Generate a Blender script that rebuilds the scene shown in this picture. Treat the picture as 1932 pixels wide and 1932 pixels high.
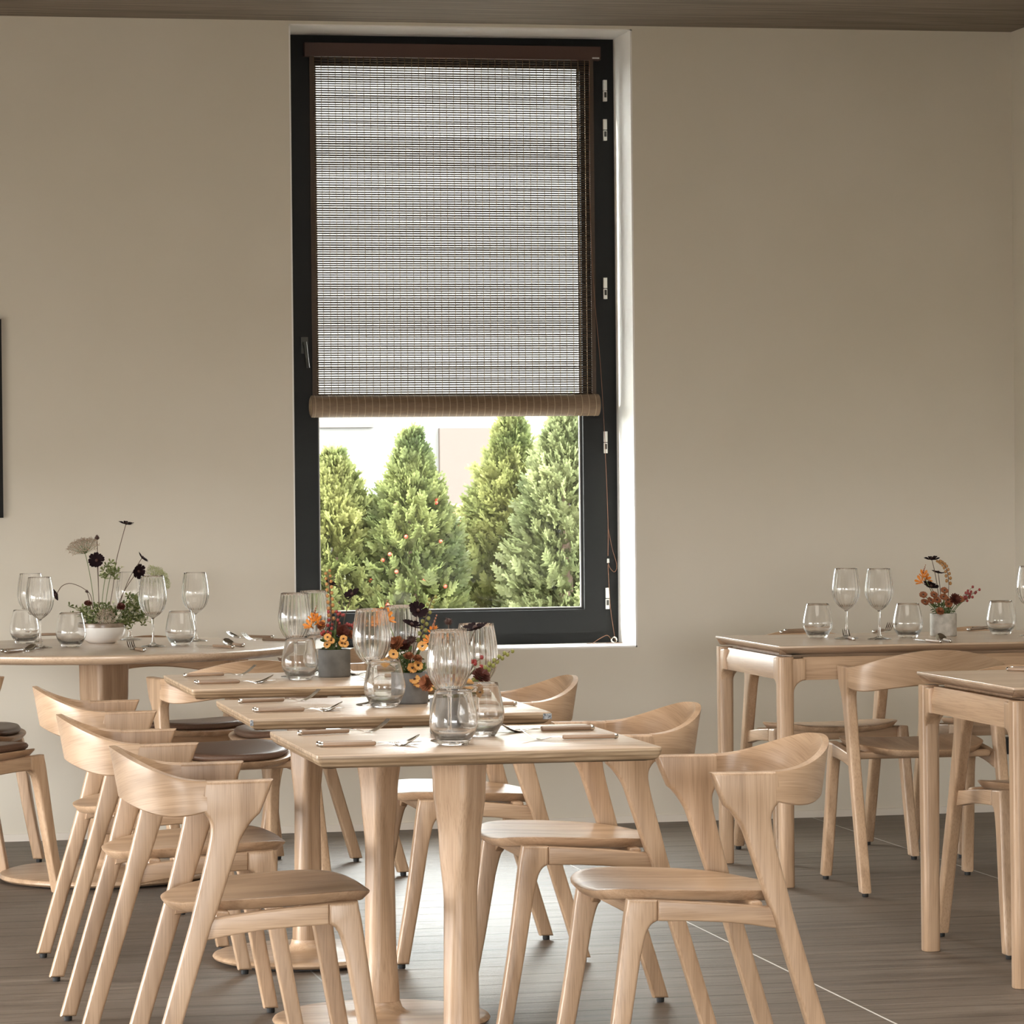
import bpy, bmesh, math, random
from math import sin, cos, pi, radians, sqrt
from mathutils import Vector, Matrix
SC = bpy.context.scene
for o in list(bpy.data.objects): bpy.data.objects.remove(o)
# ------------------------------------------------------------------ camera, world, sun, lamps, exposure
FPX, YAW, PITCH, ROLL, HCAM = 6711.0, -.2024, -.0108, -.0098, 1.3105
cy_, sy_, cp_, sp_ = cos(YAW), sin(YAW), cos(PITCH), sin(PITCH)
FWD = Vector((-sy_*cp_, cy_*cp_, sp_)); r0 = Vector((cy_, sy_, 0)); u0 = r0.cross(FWD)
RGT = r0*cos(ROLL)+u0*sin(ROLL); UPV = -r0*sin(ROLL)+u0*cos(ROLL)
CAM = Vector((0, 0, HCAM))
cd = bpy.data.cameras.new('camera'); cam = bpy.data.objects.new('camera', cd)
SC.collection.objects.link(cam)
cd.sensor_width = 36; cd.lens = FPX/1932*36; cd.clip_end = 200; cd.clip_start = .05
cam.matrix_world = Matrix(((RGT.x, UPV.x, -FWD.x, 0), (RGT.y, UPV.y, -FWD.y, 0), (RGT.z, UPV.z, -FWD.z, HCAM), (0, 0, 0, 1)))
SC.camera = cam

def ray(u, v): return FWD+RGT*(u-966)/FPX-UPV*(v-966)/FPX
def atz(u, v, z):
    d = ray(u, v); return CAM+d*((z-HCAM)/d.z)
def aty(u, v, y):
    d = ray(u, v); return CAM+d*(y/d.y)

W = bpy.data.worlds.new('world'); SC.world = W; W.use_nodes = True
bg = W.node_tree.nodes['Background']; bg.inputs[0].default_value = (.985, .985, .97, 1); bg.inputs[1].default_value = 15
def lamp(name, kind, energy, color, loc, direction, sx=1, sy=1):
    l = bpy.data.lights.new(name, kind); l.energy = energy; l.color = color
    o = bpy.data.objects.new(name, l); SC.collection.objects.link(o); o.location = loc
    o.rotation_euler = Vector(direction).to_track_quat('-Z', 'Y').to_euler()
    if kind == 'AREA': l.shape = 'RECTANGLE'; l.size = sx; l.size_y = sy
    return o
s = lamp('sun', 'SUN', 6.0, (1, .93, .8), (-6, 16, 8), (.80, -.16, -.42)); s.data.angle = radians(1.2)
lamp('overhead_fill', 'AREA', 54, (1, .93, .83), (1.8, 7.6, HCAM+1.6), (0, 0, -1), 2.6, 4.2)  # unseen overhead area light, added to brighten seats and tabletops
def portal(name, loc, direction, sx, sy):
    o = lamp(name, 'AREA', 1, (1, 1, 1), loc, direction, sx, sy); o.data.cycles.is_portal = True
portal('window_portal', (2.4825, 13.30, 1.81), (0, -1, 0), 1.29, 2.31)
portal('front_window_portal', (0.4, -1.62, .95), (0, 1, 0), 3.6, 1.7)
portal('side_opening_portal', (-2.6, 9.25, .75), (1, 0, 0), 3.7, 1.2)
portal('side_opening_portal', (-2.6, 3.5, .9), (1, 0, 0), 1.8, 1.5)  # unseen second opening, added to fill the fronts of the near chairs
SC.view_settings.view_transform = 'Standard'; SC.view_settings.look = 'None'
SC.view_settings.exposure = 0.90; SC.view_settings.gamma = 1.0; SC.view_settings.use_curve_mapping = False
SC.cycles.use_denoising = True
SC.cycles.max_bounces = 14; SC.cycles.transparent_max_bounces = 24; SC.cycles.transmission_bounces = 14
SC.cycles.glossy_bounces = 5; SC.cycles.diffuse_bounces = 6
SC.cycles.caustics_reflective = False; SC.cycles.caustics_refractive = False
SC.cycles.sample_clamp_indirect = 4.0

# ------------------------------------------------------------------ materials
def newmat(name):
    m = bpy.data.materials.new(name); m.use_nodes = True
    nt = m.node_tree; return m, nt, nt.nodes['Principled BSDF']
def plain(name, col, rough=.5, metal=0, spec=None):
    m, nt, b = newmat(name); b.inputs['Base Color'].default_value = (*col, 1)
    b.inputs['Roughness'].default_value = rough; b.inputs['Metallic'].default_value = metal
    if spec is not None: b.inputs['Specular IOR Level'].default_value = spec
    return m
def N(nt, t, **k):
    n = nt.nodes.new(t)
    for a, v in k.items(): setattr(n, a, v)
    return n
def ramp(nt, stops):
    r = N(nt, 'ShaderNodeValToRGB'); e = r.color_ramp.elements
    e[0].position, e[0].color = stops[0][0], (*stops[0][1], 1)
    e[1].position, e[1].color = stops[-1][0], (*stops[-1][1], 1)
    for p, c in stops[1:-1]:
        x = e.new(p); x.color = (*c, 1)
    return r
def wood(name, axis, light, mid, dark, rough=.42, sc=1.0, coat=.25, attr=None):
    m, nt, b = newmat(name); L = nt.links
    if attr: tc = N(nt, 'ShaderNodeAttribute', attribute_name=attr); co = tc.outputs['Vector']
    else: tc = N(nt, 'ShaderNodeTexCoord'); co = tc.outputs['Object']
    mp = N(nt, 'ShaderNodeMapping')
    S = [26*sc]*3; S['XYZ'.index(axis)] = 1.7*sc; mp.inputs['Scale'].default_value = S
    L.new(co, mp.inputs['Vector'])
    oi = N(nt, 'ShaderNodeObjectInfo')
    ad = N(nt, 'ShaderNodeVectorMath', operation='ADD'); mu = N(nt, 'ShaderNodeMath', operation='MULTIPLY'); mu.inputs[1].default_value = 37
    L.new(oi.outputs['Random'], mu.inputs[0]); L.new(mp.outputs[0], ad.inputs[0]); L.new(mu.outputs[0], ad.inputs[1])
    n1 = N(nt, 'ShaderNodeTexNoise'); n1.inputs['Scale'].default_value = .55; n1.inputs['Detail'].default_value = 5; n1.inputs['Distortion'].default_value = 1.4
    L.new(ad.outputs[0], n1.inputs['Vector'])
    r = ramp(nt, [(.3, dark), (.5, mid), (.68, light)]); L.new(n1.outputs['Fac'], r.inputs[0])
    mp2 = N(nt, 'ShaderNodeMapping'); S2 = [420]*3; S2['XYZ'.index(axis)] = 9; mp2.inputs['Scale'].default_value = S2
    L.new(co, mp2.inputs['Vector'])
    n2 = N(nt, 'ShaderNodeTexNoise'); n2.inputs['Scale'].default_value = 1; n2.inputs['Detail'].default_value = 2
    L.new(mp2.outputs[0], n2.inputs['Vector'])
    r2 = ramp(nt, [(.32, (.72, .68, .64)), (.52, (1, 1, 1))]); L.new(n2.outputs['Fac'], r2.inputs[0])
    mx = N(nt, 'ShaderNodeMix', data_type='RGBA', blend_type='MULTIPLY'); mx.inputs[0].default_value = .7
    L.new(r.outputs[0], mx.inputs[6]); L.new(r2.outputs[0], mx.inputs[7])
    hs = N(nt, 'ShaderNodeHueSaturation'); mr = N(nt, 'ShaderNodeMapRange'); mr.inputs[3].default_value = .93; mr.inputs[4].default_value = 1.07
    L.new(oi.outputs['Random'], mr.inputs[0]); L.new(mr.outputs[0], hs.inputs['Value']); L.new(mx.outputs[2], hs.inputs['Color'])
    L.new(hs.outputs[0], b.inputs['Base Color'])
    b.inputs['Roughness'].default_value = rough; b.inputs['Coat Weight'].default_value = coat; b.inputs['Coat Roughness'].default_value = .27
    bp = N(nt, 'ShaderNodeBump'); bp.inputs['Strength'].default_value = .06; bp.inputs['Distance'].default_value = .002
    L.new(n2.outputs['Fac'], bp.inputs['Height']); L.new(bp.outputs[0], b.inputs['Normal'])
    return m
OL, OM, OD = (.53, .365, .238), (.445, .295, .183), (.31, .195, .113)
oakX = wood('oak_grain_across', 'X', OL, OM, OD); oakY = wood('oak_grain_deep', 'Y', OL, OM, OD); oakZ = wood('oak_grain_upright', 'Z', OL, OM, OD)
oakB = wood('oak_bent_grain', 'X', OL, OM, OD, attr='grain')
topX = wood('oak_tabletop', 'X', (.62, .47, .34), (.55, .405, .285), (.47, .335, .225), rough=.34, coat=.8)
ply = wood('plywood_edge', 'X', (.60, .46, .31), (.45, .32, .20), (.27, .175, .095), rough=.5, sc=3.2)
def lamella(m):
    nt = m.node_tree; L = nt.links; b = nt.nodes['Principled BSDF']; src = b.inputs['Base Color'].links[0].from_socket
    tc = N(nt, 'ShaderNodeTexCoord'); w = N(nt, 'ShaderNodeTexWave', wave_type='BANDS', bands_direction='Z', wave_profile='SIN'); w.inputs['Scale'].default_value = 38; w.inputs['Distortion'].default_value = .5; w.inputs['Detail'].default_value = 2
    L.new(tc.outputs['Object'], w.inputs['Vector']); r = ramp(nt, [(.25, (.60, .55, .50)), (.6, (1.05, 1.05, 1.05))]); L.new(w.outputs['Fac'], r.inputs[0])
    mx = N(nt, 'ShaderNodeMix', data_type='RGBA', blend_type='MULTIPLY'); mx.inputs[0].default_value = .7
    L.new(src, mx.inputs[6]); L.new(r.outputs[0], mx.inputs[7]); L.new(mx.outputs[2], b.inputs['Base Color'])
lamella(ply)
handleM = wood('handle_wood', 'X', (.36, .25, .17), (.28, .19, .125), (.2, .13, .085), rough=.4, sc=3)
steel = plain('polished_steel', (.62, .6, .57), .16, 1)
black = plain('black_glide', (.012, .012, .012), .6)
def noisy(name, c1, c2, scale, rough=.5, bump=0, stretch=(1, 1, 1), detail=4):
    m, nt, b = newmat(name); L = nt.links
    tc = N(nt, 'ShaderNodeTexCoord'); mp = N(nt, 'ShaderNodeMapping'); mp.inputs['Scale'].default_value = stretch
    n = N(nt, 'ShaderNodeTexNoise'); n.inputs['Scale'].default_value = scale; n.inputs['Detail'].default_value = detail
    L.new(tc.outputs['Object'], mp.inputs[0]); L.new(mp.outputs[0], n.inputs['Vector'])
    r = ramp(nt, [(.35, c1), (.65, c2)]); L.new(n.outputs['Fac'], r.inputs[0]); L.new(r.outputs[0], b.inputs['Base Color'])
    b.inputs['Roughness'].default_value = rough
    if bump:
        bp = N(nt, 'ShaderNodeBump'); bp.inputs['Strength'].default_value = bump; bp.inputs['Distance'].default_value = .003
        L.new(n.outputs['Fac'], bp.inputs['Height']); L.new(bp.outputs[0], b.inputs['Normal'])
    return m
wallM = noisy('wall_plaster', (.66, .61, .515), (.69, .64, .55), 1.6, .85, .02)
revealM = plain('white_plaster', (.86, .84, .81), .8)
baseM = plain('baseboard_paint', (.72, .66, .58), .5)
ceilM = noisy('board_marked_ceiling', (.15, .118, .088), (.25, .205, .16), 2.2, .8, .5, (1.2, 26, 1), 6)
leather = noisy('brown_leather', (.105, .058, .037), (.14, .08, .053), 350, .40, .12)
concD = noisy('dark_concrete', (.085, .08, .072), (.125, .118, .106), 30, .75, .1)
concM = noisy('mid_concrete', (.13, .128, .125), (.175, .172, .168), 30, .75, .1)
concL = noisy('pale_concrete', (.40, .375, .33), (.55, .52, .47), 45, .75, .1)
frameM = plain('dark_window_frame', (.008, .0085, .0085), .6, 0, .25)
rubber = plain('rubber_gasket', (.02, .02, .02), .5)
beadM = plain('pale_glazing_bead', (.55, .54, .52), .35, .3)
hingeM = plain('white_hinge', (.78, .78, .74), .4)
darkmetal = plain('grey_handle_metal', (.05, .048, .042), .4, .6)
slatM = noisy('bamboo_slat', (.030, .016, .008), (.065, .036, .018), 60, .6, 0, (1, 1, 30))
rollM = noisy('bamboo_roll', (.11, .066, .035), (.19, .12, .066), 40, .6, .1, (1, 8, 30))
threadM = plain('tan_thread', (.22, .15, .085), .8)
railM = plain('mahogany_rail', (.045, .016, .008), .45)
cordM = plain('brown_cord', (.16, .075, .04), .8)
clearM = plain('clear_plastic', (.5, .5, .48), .2); 
soilM = noisy('soil', (.03, .02, .013), (.07, .05, .03), 80, .9, .4)
pictM = plain('black_picture_frame', (.010, .009, .008), .6, 0, .2)
artM = plain('dark_print', (.05, .045, .04), .5)
whiteCer = plain('white_glaze', (.78, .75, .70), .12)
bronze = noisy('bronze_glaze', (.16, .11, .075), (.30, .23, .17), 30, .25)
tape = noisy('silver_corner_tape', (.10, .11, .12), (.42, .45, .48), 260, .4)
def leafmat(name, c1, c2, transl=.35):
    m, nt, b = newmat(name); L = nt.links
    tc = N(nt, 'ShaderNodeTexCoord'); n = N(nt, 'ShaderNodeTexNoise'); n.inputs['Scale'].default_value = 4.5; n.inputs['Detail'].default_value = 5
    L.new(tc.outputs['Object'], n.inputs['Vector']); r = ramp(nt, [(.35, c1), (.68, c2)]); L.new(n.outputs['Fac'], r.inputs[0])
    L.new(r.outputs[0], b.inputs['Base Color']); b.inputs['Roughness'].default_value = .5
    t = N(nt, 'ShaderNodeBsdfTranslucent'); L.new(r.outputs[0], t.inputs[0])
    mx = N(nt, 'ShaderNodeMixShader'); mx.inputs[0].default_value = transl
    L.new(b.outputs[0], mx.inputs[1]); L.new(t.outputs[0], mx.inputs[2]); L.new(mx.outputs[0], nt.nodes['Material Output'].inputs[0])
    return m
stemG = plain('green_stem', (.13, .17, .055), .5); stemB = plain('brown_stem', (.12, .075, .05), .6)
leafG = leafmat('green_leaf', (.07, .11, .03), (.17, .24, .07)); sprigG = leafmat('sprig_leaf', (.14, .18, .05), (.34, .38, .14)); budG = leafmat('pale_green_bud', (.30, .34, .10), (.52, .54, .26))
cosmosM = plain('near_black_petal', (.011, .0045, .006), .85, 0, .12); darkred = plain('dark_red_petal', (.10, .022, .012), .6)
rust = noisy('rust_petal', (.22, .075, .03), (.36, .13, .055), 60, .6); orange = leafmat('orange_petal', (.75, .26, .03), (.85, .40, .06), .3)
yellow = noisy('amber_petal', (.62, .29, .07), (.72, .40, .12), 80, .6); eyeM = plain('dark_eye', (.05, .018, .012), .6)
berryR = plain('red_berry', (.26, .03, .025), .3); berryO = noisy('ochre_berry', (.30, .13, .04), (.42, .22, .07), 40, .4); berryG = plain('green_berry', (.24, .24, .06), .4)
laceM = leafmat('lace_umbel', (.50, .38, .28), (.66, .55, .42), .3); laceG = leafmat('green_lace_umbel', (.50, .52, .24), (.66, .66, .38), .3); creamM = leafmat('cream_blossom', (.60, .60, .36), (.78, .76, .56), .3)

def glassmat(name, mixf, col=(1, 1, 1), ior=1.45):
    m, nt, b = newmat(name); nt.nodes.remove(b); L = nt.links
    g = N(nt, 'ShaderNodeBsdfGlass'); g.inputs['Roughness'].default_value = 0; g.inputs['IOR'].default_value = ior; g.inputs[0].default_value = (*col, 1)
    t = N(nt, 'ShaderNodeBsdfTransparent'); mx = N(nt, 'ShaderNodeMixShader'); mx.inputs[0].default_value = mixf
    L.new(t.outputs[0], mx.inputs[1]); L.new(g.outputs[0], mx.inputs[2]); L.new(mx.outputs[0], nt.nodes['Material Output'].inputs[0])
    return m
glassW = glassmat('drinking_glass', .92)
def panemat():
    m, nt, b = newmat('window_glass'); nt.nodes.remove(b); L = nt.links
    g = N(nt, 'ShaderNodeBsdfGlossy'); g.inputs['Roughness'].default_value = 0
    t = N(nt, 'ShaderNodeBsdfTransparent'); t.inputs[0].default_value = (.96, .98, .97, 1); mx = N(nt, 'ShaderNodeMixShader'); f = N(nt, 'ShaderNodeLayerWeight'); f.inputs[0].default_value = .5
    pw = N(nt, 'ShaderNodeMath', operation='POWER'); pw.inputs[1].default_value = 5; sc_ = N(nt, 'ShaderNodeMath', operation='MULTIPLY_ADD'); sc_.inputs[1].default_value = .6; sc_.inputs[2].default_value = .03
    L.new(f.outputs['Facing'], pw.inputs[0]); L.new(pw.outputs[0], sc_.inputs[0]); L.new(sc_.outputs[0], mx.inputs[0]); L.new(t.outputs[0], mx.inputs[1]); L.new(g.outputs[0], mx.inputs[2]); L.new(mx.outputs[0], nt.nodes['Material Output'].inputs[0])
    return m
paneM = panemat()
def floormat():
    m, nt, b = newmat('timber_floor'); L = nt.links
    tc = N(nt, 'ShaderNodeTexCoord')
    def noise(scale, detail, rough, dist, st):
        mp = N(nt, 'ShaderNodeMapping'); mp.inputs['Scale'].default_value = st; L.new(tc.outputs['Object'], mp.inputs[0])
        n = N(nt, 'ShaderNodeTexNoise'); n.inputs['Scale'].default_value = scale; n.inputs['Detail'].default_value = detail; n.inputs['Roughness'].default_value = rough; n.inputs['Distortion'].default_value = dist
        L.new(mp.outputs[0], n.inputs['Vector']); return n
    n = noise(1.0, 8, .62, .5, (1.5, 22, 1)); n2 = noise(1.0, 5, .7, .3, (9, 95, 1)); n3 = noise(1.0, 2, .5, 0, (.5, 1.1, 1))
    r = ramp(nt, [(.30, (.088, .066, .05)), (.5, (.15, .118, .093)), (.70, (.22, .179, .145))]); L.new(n.outputs['Fac'], r.inputs[0])
    r2 = ramp(nt, [(.30, (.55, .52, .49)), (.55, (1, 1, 1))]); L.new(n2.outputs['Fac'], r2.inputs[0])
    w = N(nt, 'ShaderNodeTexWave', wave_type='BANDS', bands_direction='Y', wave_profile='SAW'); w.inputs['Scale'].default_value = 1.9; w.inputs['Distortion'].default_value = .9; w.inputs['Detail'].default_value = 3; w.inputs['Detail Scale'].default_value = .9
    L.new(tc.outputs['Object'], w.inputs['Vector'])
    r3 = ramp(nt, [(0, (.42, .40, .38)), (.05, (.95, .95, .95)), (.12, (1, 1, 1))]); L.new(w.outputs['Fac'], r3.inputs[0])
    r4 = ramp(nt, [(.35, (.84, .82, .80)), (.65, (1.1, 1.1, 1.1))]); L.new(n3.outputs['Fac'], r4.inputs[0])
    col = r.outputs[0]
    for q, f in ((r2, .75), (r3, .8), (r4, 1)):
        mx = N(nt, 'ShaderNodeMix', data_type='RGBA', blend_type='MULTIPLY'); mx.inputs[0].default_value = f
        L.new(col, mx.inputs[6]); L.new(q.outputs[0], mx.inputs[7]); col = mx.outputs[2]
    L.new(col, b.inputs['Base Color'])
    rr = N(nt, 'ShaderNodeMapRange'); rr.inputs[3].default_value = .40; rr.inputs[4].default_value = .56
    L.new(n.outputs['Fac'], rr.inputs[0]); L.new(rr.outputs[0], b.inputs['Roughness'])
    b.inputs['Coat Weight'].default_value = .08; b.inputs['Coat Roughness'].default_value = .4; b.inputs['Specular IOR Level'].default_value = .36
    a1 = N(nt, 'ShaderNodeMath', operation='MULTIPLY_ADD'); a1.inputs[1].default_value = .55; L.new(n2.outputs['Fac'], a1.inputs[0]); L.new(n.outputs['Fac'], a1.inputs[2])
    a2 = N(nt, 'ShaderNodeMath', operation='MULTIPLY_ADD'); a2.inputs[1].default_value = .9; L.new(r3.outputs[0], a2.inputs[0]); L.new(a1.outputs[0], a2.inputs[2])
    bp = N(nt, 'ShaderNodeBump'); bp.inputs['Strength'].default_value = .9; bp.inputs['Distance'].default_value = .0045
    L.new(a2.outputs[0], bp.inputs['Height']); L.new(bp.outputs[0], b.inputs['Normal']); L.new(bp.outputs[0], b.inputs['Coat Normal'])
    return m
floorM = floormat()

# ------------------------------------------------------------------ mesh helpers
class MB:
    def __init__(s): s.v = []; s.f = []
    def add(s, vs, fs):
        o = len(s.v); s.v += [tuple(v) for v in vs]; s.f += [tuple(i+o for i in f) for f in fs]; return s
    def box(s, x0, x1, y0, y1, z0, z1):
        return s.add([(x0,y0,z0),(x1,y0,z0),(x1,y1,z0),(x0,y1,z0),(x0,y0,z1),(x1,y0,z1),(x1,y1,z1),(x0,y1,z1)],
                     [(0,3,2,1),(4,5,6,7),(0,1,5,4),(1,2,6,5),(2,3,7,6),(3,0,4,7)])
    def rings(s, rs, cap=True, closed=False):
        n = len(rs[0]); vs = [p for r in rs for p in r]; fs = []
        m = len(rs)
        for i in range(m if closed else m-1):
            a = i*n; b = ((i+1) % m)*n
            for j in range(n):
                k = (j+1) % n; fs.append((a+j, a+k, b+k, b+j))
        if cap and not closed: fs += [tuple(range(n-1, -1, -1)), tuple(range((m-1)*n, m*n))]
        return s.add(vs, fs)
    def tube(s, pts, r, n=8):
        pts = [Vector(p) for p in pts]; rs = r if isinstance(r, (list, tuple)) else [r]*len(pts); out = []
        t0 = (pts[1]-pts[0]).normalized(); up = Vector((0, 0, 1)) if abs(t0.z) < .9 else Vector((1, 0, 0))
        x = t0.cross(up).normalized()
        for i, p in enumerate(pts):
            t = (pts[min(i+1, len(pts)-1)]-pts[max(i-1, 0)]).normalized()
            x = (x-t*x.dot(t)).normalized(); y = t.cross(x)
            out.append([p+(x*cos(2*pi*k/n)+y*sin(2*pi*k/n))*rs[i] for k in range(n)])
        return s.rings(out)
    def lathe(s, prof, n=32, c=(0, 0, 0), mod=None):
        out = []
        for i, (r, z) in enumerate(prof):
            out.append([(c[0]+(r*(mod(i, 2*pi*k/n) if mod else 1))*cos(2*pi*k/n), c[1]+(r*(mod(i, 2*pi*k/n) if mod else 1))*sin(2*pi*k/n), c[2]+z) for k in range(n)])
        return s.rings(out)
    def ball(s, c, r, n=8, m=5, sq=1):
        return s.lathe([(max(r*sin(pi*i/m), r*.02), -r*sq*cos(pi*i/m)) for i in range(m+1)], n, c)
    def build(s, name, mat, parent=None, sharp=38, recalc=True):
        me = bpy.data.meshes.new(name); me.from_pydata(s.v, [], s.f)
        if recalc:
            bm = bmesh.new(); bm.from_mesh(me); bmesh.ops.recalc_face_normals(bm, faces=bm.faces); bm.to_mesh(me); bm.free()
        me.materials.append(mat)
        for p in me.polygons: p.use_smooth = True
        if sharp: me.set_sharp_from_angle(angle=radians(sharp))
        o = bpy.data.objects.new(name, me); SC.collection.objects.link(o)
        if parent: o.parent = parent
        return o
def inset(P, d):
    n = len(P); out = []
    A = sum(P[i][0]*P[(i+1) % n][1]-P[(i+1) % n][0]*P[i][1] for i in range(n)); sg = 1 if A > 0 else -1
    for i in range(n):
        a, b, c = Vector(P[i-1]), Vector(P[i]), Vector(P[(i+1) % n])
        e1 = (b-a).normalized(); e2 = (c-b).normalized()
        n1 = Vector((-e1.y, e1.x))*sg; n2 = Vector((-e2.y, e2.x))*sg
        m = n1+n2; L = m.length
        m = m/L if L > 1e-6 else n1
        k = 1/max(m.dot(n1), .45)
        out.append(tuple(b+m*d*k))
    return out
def slab(P, t, r, axis='X', c=0, seg=4):
    """rounded-edge plate: polygon P in the plane normal to axis, thickness t, edge radius r -> MB"""
    mb = MB(); rs = []
    def put(p, h):
        if axis == 'X': return (c+h, p[0], p[1])
        if axis == 'Y': return (p[0], c+h, p[1])
        return (p[0], p[1], c+h)
    for i in range(seg+1):
        a = pi/2*i/seg; rs.append((r*(1-sin(a)), -t/2+r*(1-cos(a))))
    for i in range(seg+1):
        a = pi/2*(1-i/seg); rs.append((r*(1-sin(a)), t/2-r*(1-cos(a))))
    return mb.rings([[put(p, h) for p in inset(P, d)] for d, h in rs])
def rrect(w, d, r, n=5, cx=0, cy=0):
    out = []
    for k, (sx, sy) in enumerate(((1, 1), (-1, 1), (-1, -1), (1, -1))):
        for i in range(n+1):
            a = pi/2*k+pi/2*i/n; out.append((cx+sx*(w/2-r)+r*cos(a), cy+sy*(d/2-r)+r*sin(a)))
    return out
def catmull(P, n=4):
    out = []
    for i in range(len(P)-1):
        p0, p1, p2, p3 = [Vector(P[max(0, min(len(P)-1, j))]) for j in (i-1, i, i+1, i+2)]
        for k in range(n):
            t = k/n
            out.append(tuple(.5*((2*p1)+(p2-p0)*t+(2*p0-5*p1+4*p2-p3)*t*t+(3*p1-p0-3*p2+p3)*t**3)))
    out.append(tuple(P[-1])); return out
def tag(o, label=None, cat=None, group=None, kind=None):
    if label: o['label'] = label
    if cat: o['category'] = cat
    if group: o['group'] = group
    if kind: o['kind'] = kind
    return o
def thing(name, label, cat, loc=(0, 0, 0), rz=0, group=None, rot=None):
    o = bpy.data.objects.new(name, None); SC.collection.objects.link(o); o.empty_display_size = .05
    o.location = loc; o.rotation_euler = rot if rot else (0, 0, rz)
    return tag(o, label, cat, group)
def dup(root, loc, rz, label, name=None):
    def cp(o, par):
        c = o.copy(); SC.collection.objects.link(c)
        if par: c.parent = par
        for ch in list(o.children): cp(ch, c)
        return c
    r = cp(root, None); r.location = loc; r.rotation_euler = (0, 0, rz); r['label'] = label
    return r
def struct(name, mb, mat, parent=None, sharp=38, label=None):
    o = mb.build(name, mat, parent, sharp)
    if not parent: o['kind'] = 'structure'
    return o

# ------------------------------------------------------------------ the room
YW, HC, XR, XL = 12.934, 2.977, 4.617, -2.5
WX0, WX1, WZ0, WZ1 = 1.837, 3.128, .657, 2.965
struct('floor', MB().box(XL, XR, -1.5, YW, -.08, 0), floorM)
struct('ceiling', MB().box(XL-.3, XR+.2, -1.5, YW+.34, HC, HC+.2), ceilM)
wb = MB()
wb.box(XL, WX0, YW, YW+.34, 0, HC); wb.box(WX1, XR+.2, YW, YW+.34, 0, HC)
wb.box(WX0, WX1, YW, YW+.34, WZ1, HC); wb.box(WX0, WX1, YW, YW+.34, 0, WZ0)
struct('wall_back', wb, wallM)
t = MB(); t.box(WX1-.006, WX1, YW+.001, YW+.335, WZ0, WZ1); t.box(WX0, WX0+.006, YW+.001, YW+.335, WZ0, WZ1)
t.box(WX0, WX1, YW+.001, YW+.335, WZ1-.005, WZ1); t.box(WX0, WX1, YW+.001, YW+.335, WZ0, WZ0+.006)
struct('trim_1', t, revealM)
struct('wall_right', MB().box(XR, XR+.2, -1.5, YW, 0, HC), wallM)
wl = MB()
for y0, y1, z0, z1 in [(-1.5, 2.6, 0, HC), (4.4, 7.4, 0, HC), (11.1, YW+.34, 0, HC), (2.6, 4.4, 0, .15), (2.6, 4.4, 1.65, HC), (7.4, 11.1, 0, .15), (7.4, 11.1, 1.35, HC)]: wl.box(XL-.2, XL, y0, y1, z0, z1)
struct('wall_left', wl, wallM)
wf = MB(); wf.box(XL-.2, -1.4, -1.7, -1.5, 0, HC); wf.box(2.2, XR+.2, -1.7, -1.5, 0, HC); wf.box(-1.4, 2.2, -1.7, -1.5, 1.8, HC); wf.box(-1.4, 2.2, -1.7, -1.5, 0, .1)
struct('wall_front', wf, wallM)
struct('baseboard_back', MB().box(XL, XR, YW-.008, YW, .0, .026), baseM)
struct('baseboard_right', MB().box(XR-.008, XR, -1.5, YW-.008, .0, .026), baseM)
struct('trim_2', MB().box(1.3545, 1.359, 4, YW-.01, -.001, .0006), plain('dark_joint', (.2, .19, .18), .4))
jm = plain('pale_floor_joint', (.75, .73, .70), .35)
struct('trim_3', MB().box(2.5645, 2.5695, 4, YW-.01, -.001, .0006), jm)
struct('trim_4', MB().box(3.796, 3.8005, 4, YW-.01, -.001, .0006), plain('grey_floor_joint', (.36, .34, .32), .4))
# window ------------------------------------------------------------
YF = YW+.28
win = bpy.data.objects.new('window_1', None); SC.collection.objects.link(win); win['kind'] = 'structure'
win['label'] = 'tall black-framed window in the back wall'
def framebars(x0, x1, z0, z1, w, y0, y1):
    m = MB(); m.box(x0, x0+w, y0, y1, z0, z1); m.box(x1-w, x1, y0, y1, z0, z1); m.box(x0+w, x1-w, y0, y1, z1-w, z1); m.box(x0+w, x1-w, y0, y1, z0, z0+w); return m
framebars(WX0+.006, WX1-.006, WZ0+.006, WZ1-.005, .043, YF, YF+.05).build('outer_frame', frameM, win)
framebars(1.880, 3.076, .703, 2.944, .088, YF-.014, YF+.035).build('sash', frameM, win)
framebars(1.966, 2.990, .789, 2.858, .009, YF+.006, YF+.016).build('gasket', rubber, win)
framebars(1.9745, 2.9815, .7975, 2.8495, .004, YF+.008, YF+.018).build('glazing_bead', beadM, win)
MB().box(1.9745, 2.9815, YF+.013, YF+.0145, .7975, 2.8495).build('pane', paneM, win)
for k, (u, v0, v1) in enumerate([(1141.5, 151, 191), (1141.5, 225, 265), (1142, 524, 564), (1142.5, 814, 855), (1146, 1109, 1149)]):
    a = aty(u, v0, YF-.02); b_ = aty(u, v1, YF-.02)
    h = MB(); zc, hh = (a.z+b_.z)/2, (a.z-b_.z)/2; 
    h.box(a.x-.007, a.x+.007, YF-.022, YF-.001, zc-hh, zc-.002); h.box(a.x-.007, a.x+.007, YF-.022, YF-.001, zc+.001, zc+hh)
    ho = h.build('hinge', hingeM, win)
    MB().box(a.x-.004, a.x+.005, YF-.0226, YF-.0218, zc-.026, zc-.006).build('hinge_mark', darkmetal, ho)
p = aty(574.5, 636, YF-.02); q = aty(574.5, 667, YF-.02)
hn = MB().box(p.x-.013, p.x+.013, YF-.022, YF-.014, q.z, p.z).build('handle_plate', darkmetal, win)
a = aty(575, 648, YF-.04); b_ = aty(581, 694, YF-.04)
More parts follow.
